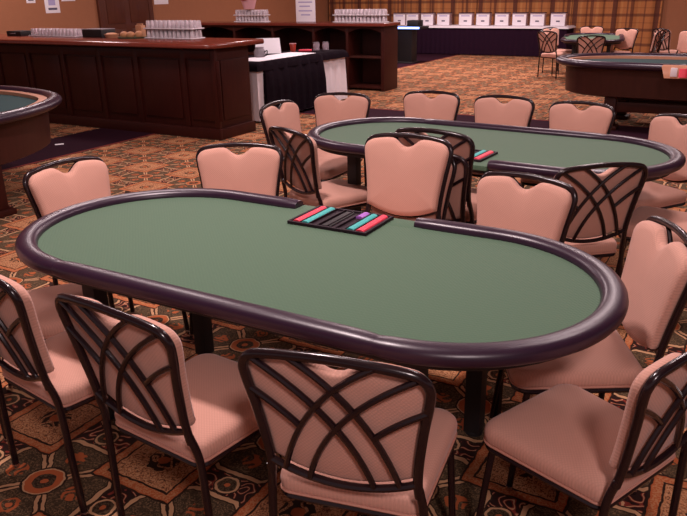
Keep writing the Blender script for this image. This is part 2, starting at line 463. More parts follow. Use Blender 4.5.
chair(1.547, 4.899, 2.498, 'tan chair behind second table in front of the wooden table pedestal', G2)
chair(1.887, 4.364, 1.992, 'tan chair cut by the right edge behind the end of the second table', G2)
chair(1.80, 3.70, 0.95, 'tan chair at right end of second table, only its seat in view', G2)
# far corner
chair(4.22, 14.45, -0.95, 'far tan chair seen from the side, left of the small green table', G3)
chair(4.53, 15.26, -2.60, 'far tan chair standing behind the left end of the far green table', G3)
chair(5.28, 15.55, 2.9, 'far tan chair facing the viewer behind the far green table', G3)
chair(4.35, 12.95, -0.20, 'far lattice-backed chair in front of the far green table', G3)
chair(5.46, 14.55, 2.25, 'far tan chair facing left at the right of the far green table', G3)
chair(5.72, 13.95, 0.85, 'far dark lattice chair seen obliquely in front of the plaid drapes', G3)
chair(6.50, 14.50, -1.25, 'far dark lattice chair seen edge-on at the end of the drapes', G3)
chair(6.16, 13.55, 1.90, 'far tan chair facing the viewer against the plain wall at right', G3)

# ------------------------------------------------------------------ poker tables
def stad(L, W, off=0.0, n=28):
    r = W/2-off; a = L/2-W/2
    pts = [(a+r*math.cos(t), r*math.sin(t)) for t in [(-PI/2+PI*i/n) for i in range(n+1)]]
    pts += [(-a-r*math.cos(t), -r*math.sin(t)) for t in [(-PI/2+PI*i/n) for i in range(n+1)]]
    return pts
def stad_run(L, W, off, s0, s1, step=0.04):
    """points of the stadium of inset off, from arc parameter s0 to s1 of the outer outline, starting at the middle of the +y side, clockwise"""
    a = L/2-W/2; R = W/2; per = 4*a+2*PI*R
    n = max(2, int((s1-s0)/step)); out = []
    for i in range(n+1):
        s = (s0+(s1-s0)*i/n) % per
        if s < a: p = (s, R); nr = (0, 1)
        elif s < a+PI*R:
            t = PI/2-(s-a)/R; nr = (math.cos(t), math.sin(t)); p = (a+R*nr[0], R*nr[1])
        elif s < 3*a+PI*R: p = (a-(s-a-PI*R), -R); nr = (0, -1)
        elif s < 3*a+2*PI*R:
            t = -PI/2-(s-3*a-PI*R)/R; nr = (math.cos(t), math.sin(t)); p = (-a+R*nr[0], R*nr[1])
        else: p = (-a+(s-3*a-2*PI*R), R); nr = (0, 1)
        out.append((p[0]-nr[0]*off, p[1]-nr[1]*off, nr))
    return out
TL, TW, TZ = 2.387, 1.12, 0.76
def poker_table(x, y, rot, label, side=1):
    """side: the dealer's gap lies on the local +y (1) or -y (-1) side"""
    root = empty('poker_table', (x, y, 0), rot); tag(root, label, 'table', 'green felt poker tables')
    bm = bmesh.new()
    loft(bm, [[(px, py, z) for px, py in stad(TL, TW, o)] for o, z in ((0.085, TZ-0.028), (0.050, TZ-0.026), (0.046, TZ-0.004), (0.052, TZ), (0.3, TZ), (0.54, TZ))])
    finish(bm, 'felt_top', M['felt'], root, angle=30)
    bm = bmesh.new()
    gx = 0.29
    # the strip of cloth that fills the dealer's gap out to the table's edge
    bm2 = bmesh.new(); yb = side*(TW/2); ya = side*(TW/2-0.10)
    box(bm2, -gx, gx, min(ya, yb), max(ya, yb), TZ-0.026, TZ+0.0006, 0.003); finish(bm2, 'dealer_edge', M['felt'], root)
    # padded rail, swept from one side of the gap round to the other in three upholstered lengths
    a = TL/2-TW/2; per = 4*a+2*PI*TW/2
    if side > 0: runs = [(gx, a+PI*TW/2), (a+PI*TW/2, 3*a+PI*TW/2), (3*a+PI*TW/2, per-gx)]
    else:
        h = per/2; runs = [(h+gx, h+a+PI*TW/2), (h+a+PI*TW/2, h+3*a+PI*TW/2), (h+3*a+PI*TW/2, h+per-gx)]
    for s0, s1 in runs:
        bm = bmesh.new(); loops = []
        run = stad_run(TL, TW, 0, s0, s1)
        for i, (px, py, nr) in enumerate(run):
            d = min(i, len(run)-1-i)
            sh = (0.86, 0.97, 1.0)[min(d, 2)]
            L = []
            for k in range(18):
                t = 2*PI*k/18
                cxo = 0.041; o = cxo-0.041*sh*math.copysign(abs(math.cos(t))**0.8, math.cos(t)); zz = 0.003+0.029*sh*math.copysign(abs(math.sin(t))**0.9, math.sin(t))
                L.append((px-nr[0]*o, py-nr[1]*o, TZ+zz))
            loops.append(L)
        loft(bm, loops); finish(bm, 'padded_rail', M['rail'], root, angle=70)
    # underframe and folding legs
    bm = bmesh.new()
    prism(bm, stad(TL, TW, 0.06), TZ-0.055, TZ-0.0285)
    finish(bm, 'base_board', M['black'], root, angle=30)
    for lx in (-0.735, 0.650):
        bm = bmesh.new()
        box(bm, lx-0.03, lx+0.03, -0.34, 0.34, TZ-0.10, TZ-0.055, 0.004)
        finish(bm, 'leg_brace', M['black'], root)
        for sy in (-1, 1):
            bm = bmesh.new(); box(bm, lx-0.033, lx+0.033, sy*0.30-0.033, sy*0.30+0.033, 0.015, TZ-0.055, 0.004)
            l = finish(bm, 'leg', M['black'], root)
            bm = bmesh.new(); lathe(bm, [(0, 0), (0.036, 0), (0.036, 0.012), (0.028, 0.018), (0, 0.018)], 14, (lx, sy*0.30, 0)); finish(bm, 'foot', M['black'], l)
    return root
X1, Y1, R1 = -0.2027, 2.5039, -0.5227
X2, Y2, R2 = 0.8592, 4.4401, -0.5876
poker_table(X1, Y1, R1, 'large oval poker table with green felt and dark padded rail, in the foreground', 1)
poker_table(X2, Y2, R2, 'second oval green poker table farther back among the chairs, stacked chairs before it', -1)

def chip_tray(tx, ty, trot, side, where):
    def loc(lx, ly, z):
        c, s = math.cos(trot), math.sin(trot); return (tx+c*lx-s*ly, ty+s*lx+c*ly, z)
    cx, cy = (-0.015, 0.415) if side > 0 else (0.035, -0.355)
    o = empty('chip_tray', loc(cx, cy, TZ+0.001), trot if side > 0 else trot+PI)
    tag(o, 'black plastic chip tray with coloured chips let into the felt of '+where, 'chip tray')
    hw, hd = 0.186, 0.128
    bm = bmesh.new(); box(bm, -hw, hw, -hd, hd, 0.0, 0.006, 0.002)
    finish(bm, 'base_plate', M['tray'], o)
    bm = bmesh.new()
    for (a0, a1, b0, b1) in ((-hw, hw, -hd, -hd+0.012), (-hw, hw, hd-0.012, hd), (-hw, -hw+0.012, -hd+0.012, hd-0.012), (hw-0.012, hw, -hd+0.012, hd-0.012)):
        box(bm, a0, a1, b0, b1, 0.004, 0.013, 0.002)
    finish(bm, 'rim', M['tray'], o)
    n = 8; w = (2*hw-0.03)/n
    for i in range(1, n):
        x = -hw+0.015+w*i
        bm = bmesh.new(); box(bm, x-0.0022, x+0.0022, -hd+0.012, hd-0.012, 0.005, 0.015, 0.001); finish(bm, 'divider', M['tray'], o)
    def row(i, mat, y0, y1, colour, end):
        x = -hw+0.015+w*(i+0.5)
        r = w*0.41; z0 = 0.0065+r*0.08
        bm = bmesh.new()
        k = max(2, int((y1-y0)/0.0066)); loops = []
        for j in range(k):
            ya, yb = y0+(y1-y0)*j/k, y0+(y1-y0)*(j+1)/k
            for yy, f in ((ya, 0.94), (ya+(yb-ya)*0.2, 1.0), (ya+(yb-ya)*0.8, 1.0), (yb, 0.94)):
                L = []
                for q in range(16):
                    t = 2*PI*q/16; L.append((r*f*math.cos(t), yy, max(-r*0.07, 0.62*r*f*math.sin(t))))
                loops.append(L)
        loft(bm, loops)
        c, s = math.cos(o.rotation_euler.z), math.sin(o.rotation_euler.z)
        p = finish(bm, 'chip_row', mat, None, angle=50, loc=(o.location.x+c*x, o.location.y+s*x, o.location.z+z0), rot=o.rotation_euler.z)
        tag(p, 'row of %s chips in the %s of the tray on %s' % (colour, end, where), 'chips', 'chip rows')
    L_, R_ = ('left end', 'right end')
    row(0, M['red_chip'], -0.112, 0.112, 'red', L_)
    row(1, M['teal_chip'], -0.112, 0.112, 'teal', L_)
    row(6, M['teal_chip'], -0.112, 0.104, 'teal', R_)
    row(7, M['red_chip'], -0.112, 0.112, 'red', R_)
    if side > 0: row(5, M['purple_chip'], 0.045, 0.112, 'purple', 'right half')
    bm = bmesh.new(); box(bm, -0.030, 0.012, -0.105, 0.105, 0.006, 0.011, 0.002); finish(bm, 'centre_slot', M['black'], o)
chip_tray(X1, Y1, R1, 1, 'the near table')
chip_tray(X2, Y2, R2, -1, 'the second table')

# ------------------------------------------------------------------ room shell
fl = bmesh.new(); v = [fl.verts.new(p) for p in ((-20, -8, 0), (16, -8, 0), (16, 24, 0), (-20, 24, 0))]; fl.faces.new(v)
struct(finish(fl, 'floor', M['carpet'], rot=TH))
def band(name, u0, u1, v0, v1, edges):
    o = boxo(name, M['band'], (u0, u1, v0, v1, -0.004, 0.003), bev=0, rot=TH); struct(o)
    for i, e in enumerate(edges):
        p = boxo('edge_stripe', M['band_edge'], e+(-0.003, 0.0036), parent=o, bev=0)
band('trim_1', -7.62, -6.62, -7, 8.85, [(-6.66, -6.62, -7, 8.85)])
band('trim_2', -13.5, 15.5, 8.86, 9.72, [(-13.5, 15.5, 8.86, 8.90), (-13.5, 15.5, 9.68, 9.72)])
band('trim_3', -9.3, -7.25, 9.73, 20.0, [(-7.29, -7.25, 9.73, 20.0)])
WALLV = 20.35
def wall(name, u0, u1, v0, v1, z1=4.2):
    return struct(boxo(name, M['wall'], (u0, u1, v0, v1, 0, z1), bev=0, rot=TH))
wall('wall_back', -12.1, 15.8, WALLV, WALLV+0.2)
wall('wall_left', -12.3, -12.1, 3.0, WALLV+0.2)
struct(boxo('baseboard_back', M['mahog_mid'], (-12.1, 15.8, WALLV-0.025, WALLV-0.001, 0.0, 0.16), rot=TH))
struct(boxo('baseboard_left', M['mahog_mid'], (-12.099, -12.075, 3.0, WALLV-0.03, 0.0, 0.16), rot=TH))
struct(boxo('ceiling', M['ceiling'], (-12.3, 15.8, -8, WALLV+0.2, 4.2, 4.3), bev=0, rot=TH))
# service door in the left wall
d = struct(boxo('door_1', M['door'], (-12.098, -12.05, 11.15, 12.45, 0, 2.4), rot=TH))
for (a0, a1) in ((11.15, 11.80), (11.80, 12.45)):
    for (z0, z1) in ((0.2, 1.0), (1.12, 2.25)):
        boxo('door_panel', M['door'], (-12.055, -12.035, a0+0.08, a1-0.08, z0, z1), parent=d, bev=0.012)
struct(boxo('trim_4', M['door'], (-12.099, -12.04, 11.02, 11.145, 0, 2.5), rot=TH)); struct(boxo('trim_5', M['door'], (-12.099, -12.04, 12.455, 12.58, 0, 2.5), rot=TH))
def wall_card(u, v, z, w, h, label, name='notice', cat='notice', mark=True, group=None):
    o = boxo(name, M['paper'], (-0.003, 0.0, -w/2, w/2, -h/2, h/2), bev=0.001, loc=RW(u, v, z), rot=TH); tag(o, label, cat, group)
    if mark:
        bm = bmesh.new(); box(bm, 0.0002, 0.0012, -w*0.25, w*0.22, -h*0.15, h*0.25, 0)
        finish(bm, 'printed_picture', M['print'], o)
        bm = bmesh.new(); box(bm, 0.0002, 0.0012, -w*0.3, w*0.3, -h*0.36, -h*0.26, 0)
        finish(bm, 'printed_line', M['ink'], o)

# ------------------------------------------------------------------ plaid drapes hanging on the back wall
def drape(u0, u1, label):
    n = int((u1-u0)/0.03); bm = bmesh.new()
    rows = [0.03, 1.4, 2.8, 4.1]; A = []; B = []
    for zi, z in enumerate(rows):
        ra, rb = [], []
        for i in range(n+1):
            x = (u1-u0)*i/n
            yy = 0.045*math.sin(2*PI*x/0.40+0.6*math.sin(x*1.7))*(1.0-0.25*zi/3)+0.012*math.sin(2*PI*x/0.17+z)
            ra.append(bm.verts.new((x, yy, z))); rb.append(bm.verts.new((x, yy+0.006, z)))
        A.append(ra); B.append(rb)
    for j in range(3):
        for i in range(n):
            bm.faces.new((A[j][i], A[j][i+1], A[j+1][i+1], A[j+1][i])); bm.faces.new((B[j][i], B[j+1][i], B[j+1][i+1], B[j][i+1]))
    for j in range(3):
        bm.faces.new((A[j][0], A[j+1][0], B[j+1][0], B[j][0])); bm.faces.new((A[j][n], B[j][n], B[j+1][n], A[j+1][n]))
    for i in range(n):
        bm.faces.new((A[0][i], B[0][i], B[0][i+1], A[0][i+1])); bm.faces.new((A[3][i], A[3][i+1], B[3][i+1], B[3][i]))
    o = finish(bm, 'curtain', M['plaid'], loc=RW(u0, WALLV-0.13, 0), rot=TH, angle=80)
    tag(o, label, 'curtain')
drape(-12.0, -7.2, 'orange plaid drape at the left, behind the white display boxes')
drape(-7.18, -4.6, 'orange plaid drape in the middle, behind the end of the skirted table')
drape(-4.58, -2.40, 'orange plaid drape at the right, next to the plain wall')

# ------------------------------------------------------------------ front bar
BV, BU1, BH = 6.76, -5.58, 1.07
bar = empty('bar', RW(0, 0, 0), TH); tag(bar, 'long dark mahogany bar with panelled front and polished top, at left', 'bar')
bm = bmesh.new(); box(bm, -12.0, BU1-0.04, BV+0.03, BV+0.70, 0.0, BH-0.01, 0.004); finish(bm, 'body', M['mahog'], bar)
bm = bmesh.new()
prof = [(-0.10, BH), (-0.13, BH+0.012), (-0.135, BH+0.035), (-0.12, BH+0.055), (-0.10, BH+0.062)]
def bar_loop(o, z): return [(-12.0, BV+o, z), (BU1-o*0.5-0.10, BV+o, z), (BU1-o*0.5-0.02, BV+o+0.10, z), (BU1-o*0.5, BV+0.90, z), (-12.0, BV+0.90, z)]
loft(bm, [bar_loop(o, z) for o, z in prof]); finish(bm, 'bar_top', M['mahog_top'], bar, angle=50)
bm = bmesh.new(); box(bm, -12.0, BU1+0.01, BV-0.02, BV+0.03, 0, 0.13, 0.006); box(bm, BU1-0.04, BU1+0.01, BV+0.03, BV+0.70, 0, 0.13, 0.006); finish(bm, 'plinth', M['mahog'], bar)
edges = [-12.0, -11.0, -10.3, -9.62, -8.95, -8.25, -7.55, -6.9, -6.12, -5.5]
for a0, a1 in zip(edges, edges[1:]):
    bm = bmesh.new(); box(bm, a0+0.0, a0+0.07, BV, BV+0.03, 0.13, BH-0.02, 0.004); finish(bm, 'stile', M['mahog'], bar)
    bm = bmesh.new(); box(bm, a0+0.115, a1-0.045, BV+0.012, BV+0.034, 0.22, BH-0.14, 0.01); finish(bm, 'raised_panel', M['mahog'], bar)
bm = bmesh.new(); box(bm, BU1-0.075, BU1-0.005, BV, BV+0.04, 0.13, BH-0.02, 0.004); finish(bm, 'stile', M['mahog'], bar)
bm = bmesh.new(); box(bm, -12.0, BU1-0.08, BV+0.001, BV+0.029, BH-0.12, BH-0.02, 0.004); finish(bm, 'top_rail', M['mahog'], bar)
bm = bmesh.new(); box(bm, BU1-0.044, BU1-0.02, BV+0.12, BV+0.62, 0.22, BH-0.14, 0.01); finish(bm, 'end_panel', M['mahog'], bar)
BT = BH+0.062

# ------------------------------------------------------------------ racks of glasses
gl0 = []
def glass_obj(loc, label, group):
    if not gl0:
        bm = bmesh.new()
        lathe(bm, [(0.0, 0.098), (0.020, 0.100), (0.024, 0.094), (0.030, 0.03), (0.033, 0.0), (0.030, 0.0), (0.027, 0.03), (0.021, 0.088), (0.0, 0.090)], 10)
        o = finish(bm, 'drinking_glass', M['glass'], angle=60); gl0.append(o)
    else:
        o = gl0[0].copy(); C.objects.link(o)
    o.location = loc; tag(o, label, 'glass', group); return o
def glass_rack(u, v, z, nx, ny, tiers, where, pitch=0.074):
    w, dpt = nx*pitch+0.02, ny*pitch+0.02
    for t in range(tiers):
        zt = z+t*0.118
        tr = empty('glass_tray', RW(u, v, zt+0.001), TH)
        tag(tr, '%s pale tray holding upturned glasses %s' % ('upper' if t else 'lower', where), 'tray', 'glass trays')
        bm = bmesh.new(); box(bm, -w/2, w/2, -dpt/2, dpt/2, 0, 0.006, 0.002); finish(bm, 'tray_base', M['grey'], tr)
        bm = bmesh.new()
        for (a0, a1, b0, b1) in ((-w/2, w/2, -dpt/2, -dpt/2+0.006), (-w/2, w/2, dpt/2-0.006, dpt/2), (-w/2, -w/2+0.006, -dpt/2+0.006, dpt/2-0.006), (w/2-0.006, w/2, -dpt/2+0.006, dpt/2-0.006)):
            box(bm, a0, a1, b0, b1, 0.004, 0.015, 0.001)
        finish(bm, 'tray_rim', M['foam'], tr)
        for i in range(nx):
            for j in range(ny):
                p = RW(u+(i-(nx-1)/2)*pitch, v+(j-(ny-1)/2)*pitch, zt+0.008)
                glass_obj(p, 'clear glass upside down on the %s tray %s' % ('upper' if t else 'lower', where), 'glasses '+where)
glass_rack(-8.95, 7.36, BT, 13, 3, 1, 'at the left of the long bar')
glass_rack(-6.76, 7.40, BT, 11, 3, 2, 'near the corner of the long bar')

# things lying on the bar
def bar_thing(name, cat, label, u, v, mk, z=BT):
    o = empty(name, RW(u, v, z+0.001), TH); tag(o, label, cat); mk(o); return o
def mk_case(o):
    boxo('case', M['black'], (-0.19, 0.19, -0.13, 0.13, 0.0, 0.10), o, 0.01); boxo('lid', M['grey'], (-0.19, 0.19, -0.13, 0.13, 0.101, 0.112), o, 0.004)
bar_thing('cash_box', 'box', 'black flat box on the bar right of the left glasses', -8.15, 7.40, mk_case)
def mk_dark(o):
    boxo('tray', M['black'], (-0.16, 0.16, -0.12, 0.12, 0.0, 0.07), o, 0.008); boxo('handle', M['grey'], (-0.05, 0.05, -0.14, -0.121, 0.03, 0.045), o, 0.003)
bar_thing('drink_caddy', 'caddy', 'black caddy at the far left of the bar beside the glasses', -9.80, 7.38, mk_dark)
tr = empty('serving_tray', RW(-7.45, 7.36, BT+0.001), TH); tag(tr, 'thin dark green serving tray with rolls on the bar', 'tray')
bm = bmesh.new(); lathe(bm, [(0, 0), (0.20, 0), (0.215, 0.018), (0.205, 0.018), (0.195, 0.006), (0, 0.006)], 24); finish(bm, 'dish', M['green_tray'], tr)
def roll(u, v, sx, sy, sz, label):
    bm = bmesh.new(); bmesh.ops.create_uvsphere(bm, u_segments=14, v_segments=9, radius=1.0)
    for q in bm.verts:
        k = 1+0.06*math.sin(5*q.co.x+3*q.co.y); q.co = Vector((q.co.x*sx*k, q.co.y*sy, max(-0.75, q.co.z)*sz))
    o = finish(bm, 'bread_roll', M['roll'], loc=RW(u, v, BT+0.0085+0.75*sz), rot=TH+random.random()*0.5); tag(o, label, 'bread roll', 'bread rolls on the bar')
roll(-7.56, 7.30, 0.06, 0.05, 0.045, 'round bread roll at the left on the green tray')
roll(-7.43, 7.29, 0.065, 0.05, 0.045, 'bread roll in the middle of the green tray, before the tan box')
roll(-7.315, 7.33, 0.06, 0.05, 0.05, 'bread roll at the right on the green tray, beside the glasses')
boxb = empty('paper_bag', RW(-7.42, 7.47, BT+0.0085), TH); tag(boxb, 'small tan paper bag standing upright among the bread rolls', 'bag')
boxo('bag_body', M['cardboard'], (-0.055, 0.055, -0.04, 0.04, 0, 0.15), boxb, 0.006); boxo('folded_top', M['cardboard'], (-0.05, 0.05, -0.012, 0.012, 0.15, 0.172), boxb, 0.003)
bn = empty('bread_basket', RW(-7.78, 7.28, BT+0.001), TH); tag(bn, 'small tan basket with a cloth left of the green tray', 'basket')
bm = bmesh.new(); lathe(bm, [(0, 0), (0.075, 0), (0.10, 0.05), (0.092, 0.05), (0.07, 0.008), (0, 0.008)], 18); finish(bm, 'basket_bowl', M['cardboard'], bn)
bm = bmesh.new(); lathe(bm, [(0, 0.07), (0.05, 0.066), (0.082, 0.05), (0.07, 0.03), (0, 0.03)], 18); finish(bm, 'napkin', M['roll'], bn)


# ------------------------------------------------------------------ back bar (open shelving) behind the draped table
HV, HH = 11.50, 1.15
hu = empty('back_bar', RW(0, 0, 0), TH); tag(hu, 'low dark wooden back bar with open shelves behind the draped table', 'cabinet')
posts = [-9.95, -9.0, -8.1, -7.2, -6.5, -5.80]
bm = bmesh.new(); box(bm, -10.05, -5.70, HV-0.06, HV+0.58, HH-0.05, HH, 0.012); finish(bm, 'top', M['mahog_top'], hu)
bm = bmesh.new(); box(bm, -9.95, -5.75, HV+0.54, HV+0.57, 0.0, HH-0.05, 0.003); finish(bm, 'back_panel', M['mahog'], hu)
for p in posts:
    w_ = 0.05 if p > -9.9 and p < -5.9 else (0.06 if p > -5.9 else 0.08)
    bm = bmesh.new(); box(bm, p, p+w_, HV, HV+0.54, 0.0, HH-0.05, 0.004); finish(bm, 'upright', M['mahog'], hu)
for a0, a1 in zip(posts, posts[1:]):
    ww = 0.08 if a0 < -9.9 else 0.05
    bm = bmesh.new(); box(bm, a0+ww, a1, HV+0.03, HV+0.54, 0.56, 0.59, 0.003); finish(bm, 'shelf', M['mahog_mid'], hu)
    bm = bmesh.new(); box(bm, a0+ww, a1, HV+0.02, HV+0.54, 0.04, 0.08, 0.003); finish(bm, 'bottom_shelf', M['mahog'], hu)
    # arched head of each bay
    bm = bmesh.new(); x0, x1 = a0+ww, a1; mid = (x0+x1)/2; n = 10
    top = [(x0+(x1-x0)*i/n, HH-0.05) for i in range(n+1)]; low = [(x0+(x1-x0)*i/n, HH-0.16+0.075*(1-((x0+(x1-x0)*i/n-mid)/((x1-x0)/2))**2)) for i in range(n+1)]
    for yy0, yy1 in ((HV+0.005, HV+0.025),):
        f = [[bm.verts.new((q[0], yy, q[1])) for q in L] for yy in (yy0, yy1) for L in (top, low)]
        t0, l0, t1, l1 = f
        for i in range(n):
            bm.faces.new((t0[i], t0[i+1], l0[i+1], l0[i])); bm.faces.new((t1[i], l1[i], l1[i+1], t1[i+1])); bm.faces.new((l0[i], l0[i+1], l1[i+1], l1[i])); bm.faces.new((t0[i], t1[i], t1[i+1], t0[i+1]))
        bm.faces.new((t0[0], l0[0], l1[0], t1[0])); bm.faces.new((t0[n], t1[n], l1[n], l0[n]))
    finish(bm, 'arched_head', M['mahog'], hu)
glass_rack(-8.75, 11.80, HH, 10, 2, 2, 'at the left on the back bar')
glass_rack(-6.36, 11.80, HH, 14, 2, 2, 'at the right on the back bar')
# sign standing on the back bar, tip jar
sg = empty('counter_sign', RW(-7.48, 11.75, HH+0.001), TH); tag(sg, 'tall white sign with lilac print standing on the back bar', 'sign')
boxo('sign_sheet', M['paper'], (-0.21, 0.21, -0.004, 0.004, 0.012, 0.62), sg, 0.002); boxo('sign_foot', M['acrylic'], (-0.19, 0.19, -0.05, 0.05, 0, 0.011), sg, 0.002)
for i, (z0, a, b_) in enumerate(((0.50, -0.14, 0.14), (0.42, -0.10, 0.12), (0.34, -0.15, 0.15), (0.27, -0.13, 0.10), (0.19, -0.15, 0.14), (0.12, -0.10, 0.10))):
    boxo('printed_line', M['print'], (a, b_, -0.0052, -0.0041, z0, z0+0.022), sg, 0)
jar = empty('tip_jar', RW(-8.78, 11.77, HH+0.237), TH); tag(jar, 'flared pink plastic jar with something red on top of the upper glasses', 'jar')
bm = bmesh.new(); lathe(bm, [(0, 0.0), (0.10, 0.0), (0.20, 0.34), (0.19, 0.34), (0.095, 0.008), (0, 0.008)], 20); finish(bm, 'jar_body', M['pink_plastic'], jar)
bm = bmesh.new(); box(bm, -0.06, 0.06, -0.168, -0.150, 0.16, 0.27, 0.004); finish(bm, 'red_label', M['red_plastic'], jar)

# ------------------------------------------------------------------ draped service table
DU, DV0, DV1, DH = -5.87, 7.95, 10.33, 0.79
dt = empty('service_table', RW(0, 0, 0), TH); tag(dt, 'folding table hidden by white and black cloths beside the bar', 'table')
bm = bmesh.new(); box(bm, DU-0.73, DU-0.03, DV0+0.03, DV1-0.03, DH-0.05, DH-0.012, 0.004); finish(bm, 'tabletop', M['grey'], dt)
for a in (DU-0.68, DU-0.10):
    for b_ in (DV0+0.12, DV1-0.14):
        bm = bmesh.new(); tube(bm, [(a, b_, 0.0), (a, b_, DH-0.05)], 0.014, 8); finish(bm, 'leg', M['grey'], dt)
def cloth(name, mat, label, outl, top, z0, amp, wl, off, cat='tablecloth'):
    """a cloth over the table: flat top, hanging folded sides down to z0(s)"""
    x0, x1, y0, y1 = outl
    pts = []; st = 0.03
    def seg(p, q):
        L = math.hypot(q[0]-p[0], q[1]-p[1]); n = max(2, int(L/st))
        for i in range(n): pts.append((p[0]+(q[0]-p[0])*i/n, p[1]+(q[1]-p[1])*i/n))
    seg((x0, y0), (x1, y0)); seg((x1, y0), (x1, y1)); seg((x1, y1), (x0, y1)); seg((x0, y1), (x0, y0))
    bm = bmesh.new(); cx, cy = (x0+x1)/2, (y0+y1)/2
    loops = []
    for k, (f, z) in enumerate(((0, top+0.004), (0, top), (0.15, top-0.02), (0.6, (top+z0)/2), (1, z0))):
        L = []; s = 0
        for i, (px, py) in enumerate(pts):
            s = i*st
            nx = (1 if px > x1-0.001 else -1 if px < x0+0.001 else 0); ny = (1 if py > y1-0.001 else -1 if py < y0+0.001 else 0)
            w = f*amp*(math.sin(2*PI*s/wl)+0.4*math.sin(2*PI*s/(wl*0.43)+1))+off*min(1, f*4)+f*0.02
            kk = 1.0 if k else 0.985
            L.append((cx+(px-cx)*kk+nx*w, cy+(py-cy)*kk+ny*w, z))
        loops.append(L)
    loft(bm, loops, cap0=False, cap1=False)
    bm.verts.ensure_lookup_table(); n = len(pts)
    bm.faces.new([bm.verts[i] for i in range(n)])
    o = finish(bm, name, mat, loc=RW(0, 0, 0), rot=TH, angle=60); tag(o, label, cat); return o
cloth('tablecloth', M['white'], 'white tablecloth reaching the floor, showing at both ends of the draped table', (DU-0.76, DU, DV0, DV1), DH, 0.03, 0.012, 0.22, 0.0)
cloth('table_topper', M['black_cloth'], 'short black cloth over the whole top of the draped table', (DU-0.762, DU+0.002, DV0-0.002, DV1+0.002), DH+0.006, DH-0.10, 0.006, 0.3, 0.030)
cloth('table_runner', M['black_cloth'], 'black cloth hanging to the floor over the middle of the draped table', (DU-0.764, DU+0.004, 8.13, 9.55), DH+0.012, 0.05, 0.014, 0.19, 0.055)
ps = boxo('paper_sheet', M['paper'], (DU-0.48, DU-0.02, 8.05, 9.5, DH+0.018, DH+0.021), loc=RW(0, 0, 0), rot=TH); tag(ps, 'long white paper laid along the black table top', 'paper')
# items on the table
fb = empty('menu_stand', RW(DU-0.72, 9.25, DH+0.016), TH+0.6); tag(fb, 'white tilted sheet on a stand on the draped table', 'sign')
bm = bmesh.new()
loft(bm, [[(-0.20, -0.03, 0.0), (0.20, -0.03, 0.0), (0.20, -0.022, 0.0), (-0.20, -0.022, 0.0)], [(-0.18, 0.06, 0.22), (0.18, 0.06, 0.22), (0.18, 0.068, 0.22), (-0.18, 0.068, 0.22)]]); finish(bm, 'sheet', M['paper'], fb)
boxo('stand_foot', M['black'], (-0.1, 0.1, -0.02, 0.08, 0.0, 0.006), fb, 0.001)
rc = empty('red_cup', RW(DU-0.55, 9.68, DH+0.016), 0); tag(rc, 'small red cup on the draped table in front of the shelves', 'cup')
bm = bmesh.new(); lathe(bm, [(0, 0), (0.038, 0), (0.052, 0.12), (0.047, 0.12), (0.035, 0.006), (0, 0.006)], 16); finish(bm, 'cup_body', M['red_plastic'], rc)
bm = bmesh.new(); lathe(bm, [(0.0475, 0.116), (0.056, 0.116), (0.056, 0.124), (0.0475, 0.124), (0.0475, 0.116)], 16); finish(bm, 'cup_rim', M['pink_plastic'], rc)
def jarlet(u, v, label):
    o = empty('glass_jar', RW(u, v, DH+0.016), 0); tag(o, label, 'jar', 'jars on the draped table')
    bm = bmesh.new(); lathe(bm, [(0, 0), (0.05, 0), (0.053, 0.09), (0.045, 0.105), (0, 0.105)], 14); finish(bm, 'jar_body', M['acrylic'], o)
    bm = bmesh.new(); lathe(bm, [(0, 0.106), (0.047, 0.106), (0.047, 0.122), (0, 0.122)], 14); finish(bm, 'jar_lid', M['grey'], o)
jarlet(DU-0.33, 10.02, 'glass jar with grey lid, left one on the draped table')
jarlet(DU-0.22, 10.12, 'glass jar with grey lid, right one on the draped table')
pk = boxo('pink_packet', M['red_chip'], (-0.10, 0.10, -0.05, 0.05, 0, 0.025), loc=RW(DU-0.40, 9.80, DH+0.016), rot=TH+0.5); tag(pk, 'flat red packet lying between the red cup and the jars', 'packet')
bd = empty('drinks_pitcher', RW(DU-0.42, 8.62, DH+0.023), TH); tag(bd, 'dark squat pitcher on the draped table beside the bar corner', 'pitcher')
bm = bmesh.new(); lathe(bm, [(0, 0), (0.075, 0), (0.085, 0.07), (0.06, 0.12), (0.065, 0.135), (0, 0.13)], 18); finish(bm, 'pitcher_body', M['grey'], bd)
bm = bmesh.new(); tube(bm, spline([(0.083, 0, 0.07), (0.13, 0, 0.09), (0.12, 0, 0.03), (0.08, 0, 0.02)], 5), 0.008, 6); finish(bm, 'handle', M['black'], bd)

# ------------------------------------------------------------------ long skirted table with the display boxes
SU0, SU1, SV, SH = -9.35, -4.42, 19.12, 0.75
st_ = empty('display_table', RW(0, 0, 0), TH); tag(st_, 'long display table along the drapes under a dark skirt', 'table')
bm = bmesh.new(); box(bm, SU0+0.03, SU1-0.03, SV+0.03, SV+0.72, SH-0.05, SH-0.01, 0.004); finish(bm, 'tabletop', M['grey'], st_)
for a in (SU0+0.1, -7.0, SU1-0.1):
    for b_ in (SV+0.1, SV+0.64):
        bm = bmesh.new(); tube(bm, [(a, b_, 0.0), (a, b_, SH-0.05)], 0.015, 8); finish(bm, 'leg', M['grey'], st_)
cloth('table_skirt', M['purple_cloth'], 'dark purple pleated skirt around the long display table', (SU0, SU1, SV, SV+0.76), SH-0.028, 0.02, 0.018, 0.14, 0.0, cat='table skirt')
cloth('top_cloth', M['white'], 'narrow white cloth on top of the long skirted table', (SU0-0.004, SU1+0.004, SV-0.004, SV+0.764), SH, SH-0.05, 0.003, 0.3, 0.028)
names = ['first', 'second', 'third', 'fourth', 'fifth', 'sixth', 'seventh', 'eighth', 'ninth', 'tenth']
disp_u = [-9.15, -8.75, -8.30, -7.82, -7.18, -6.69, -6.17, -5.70, -5.23, -4.70]
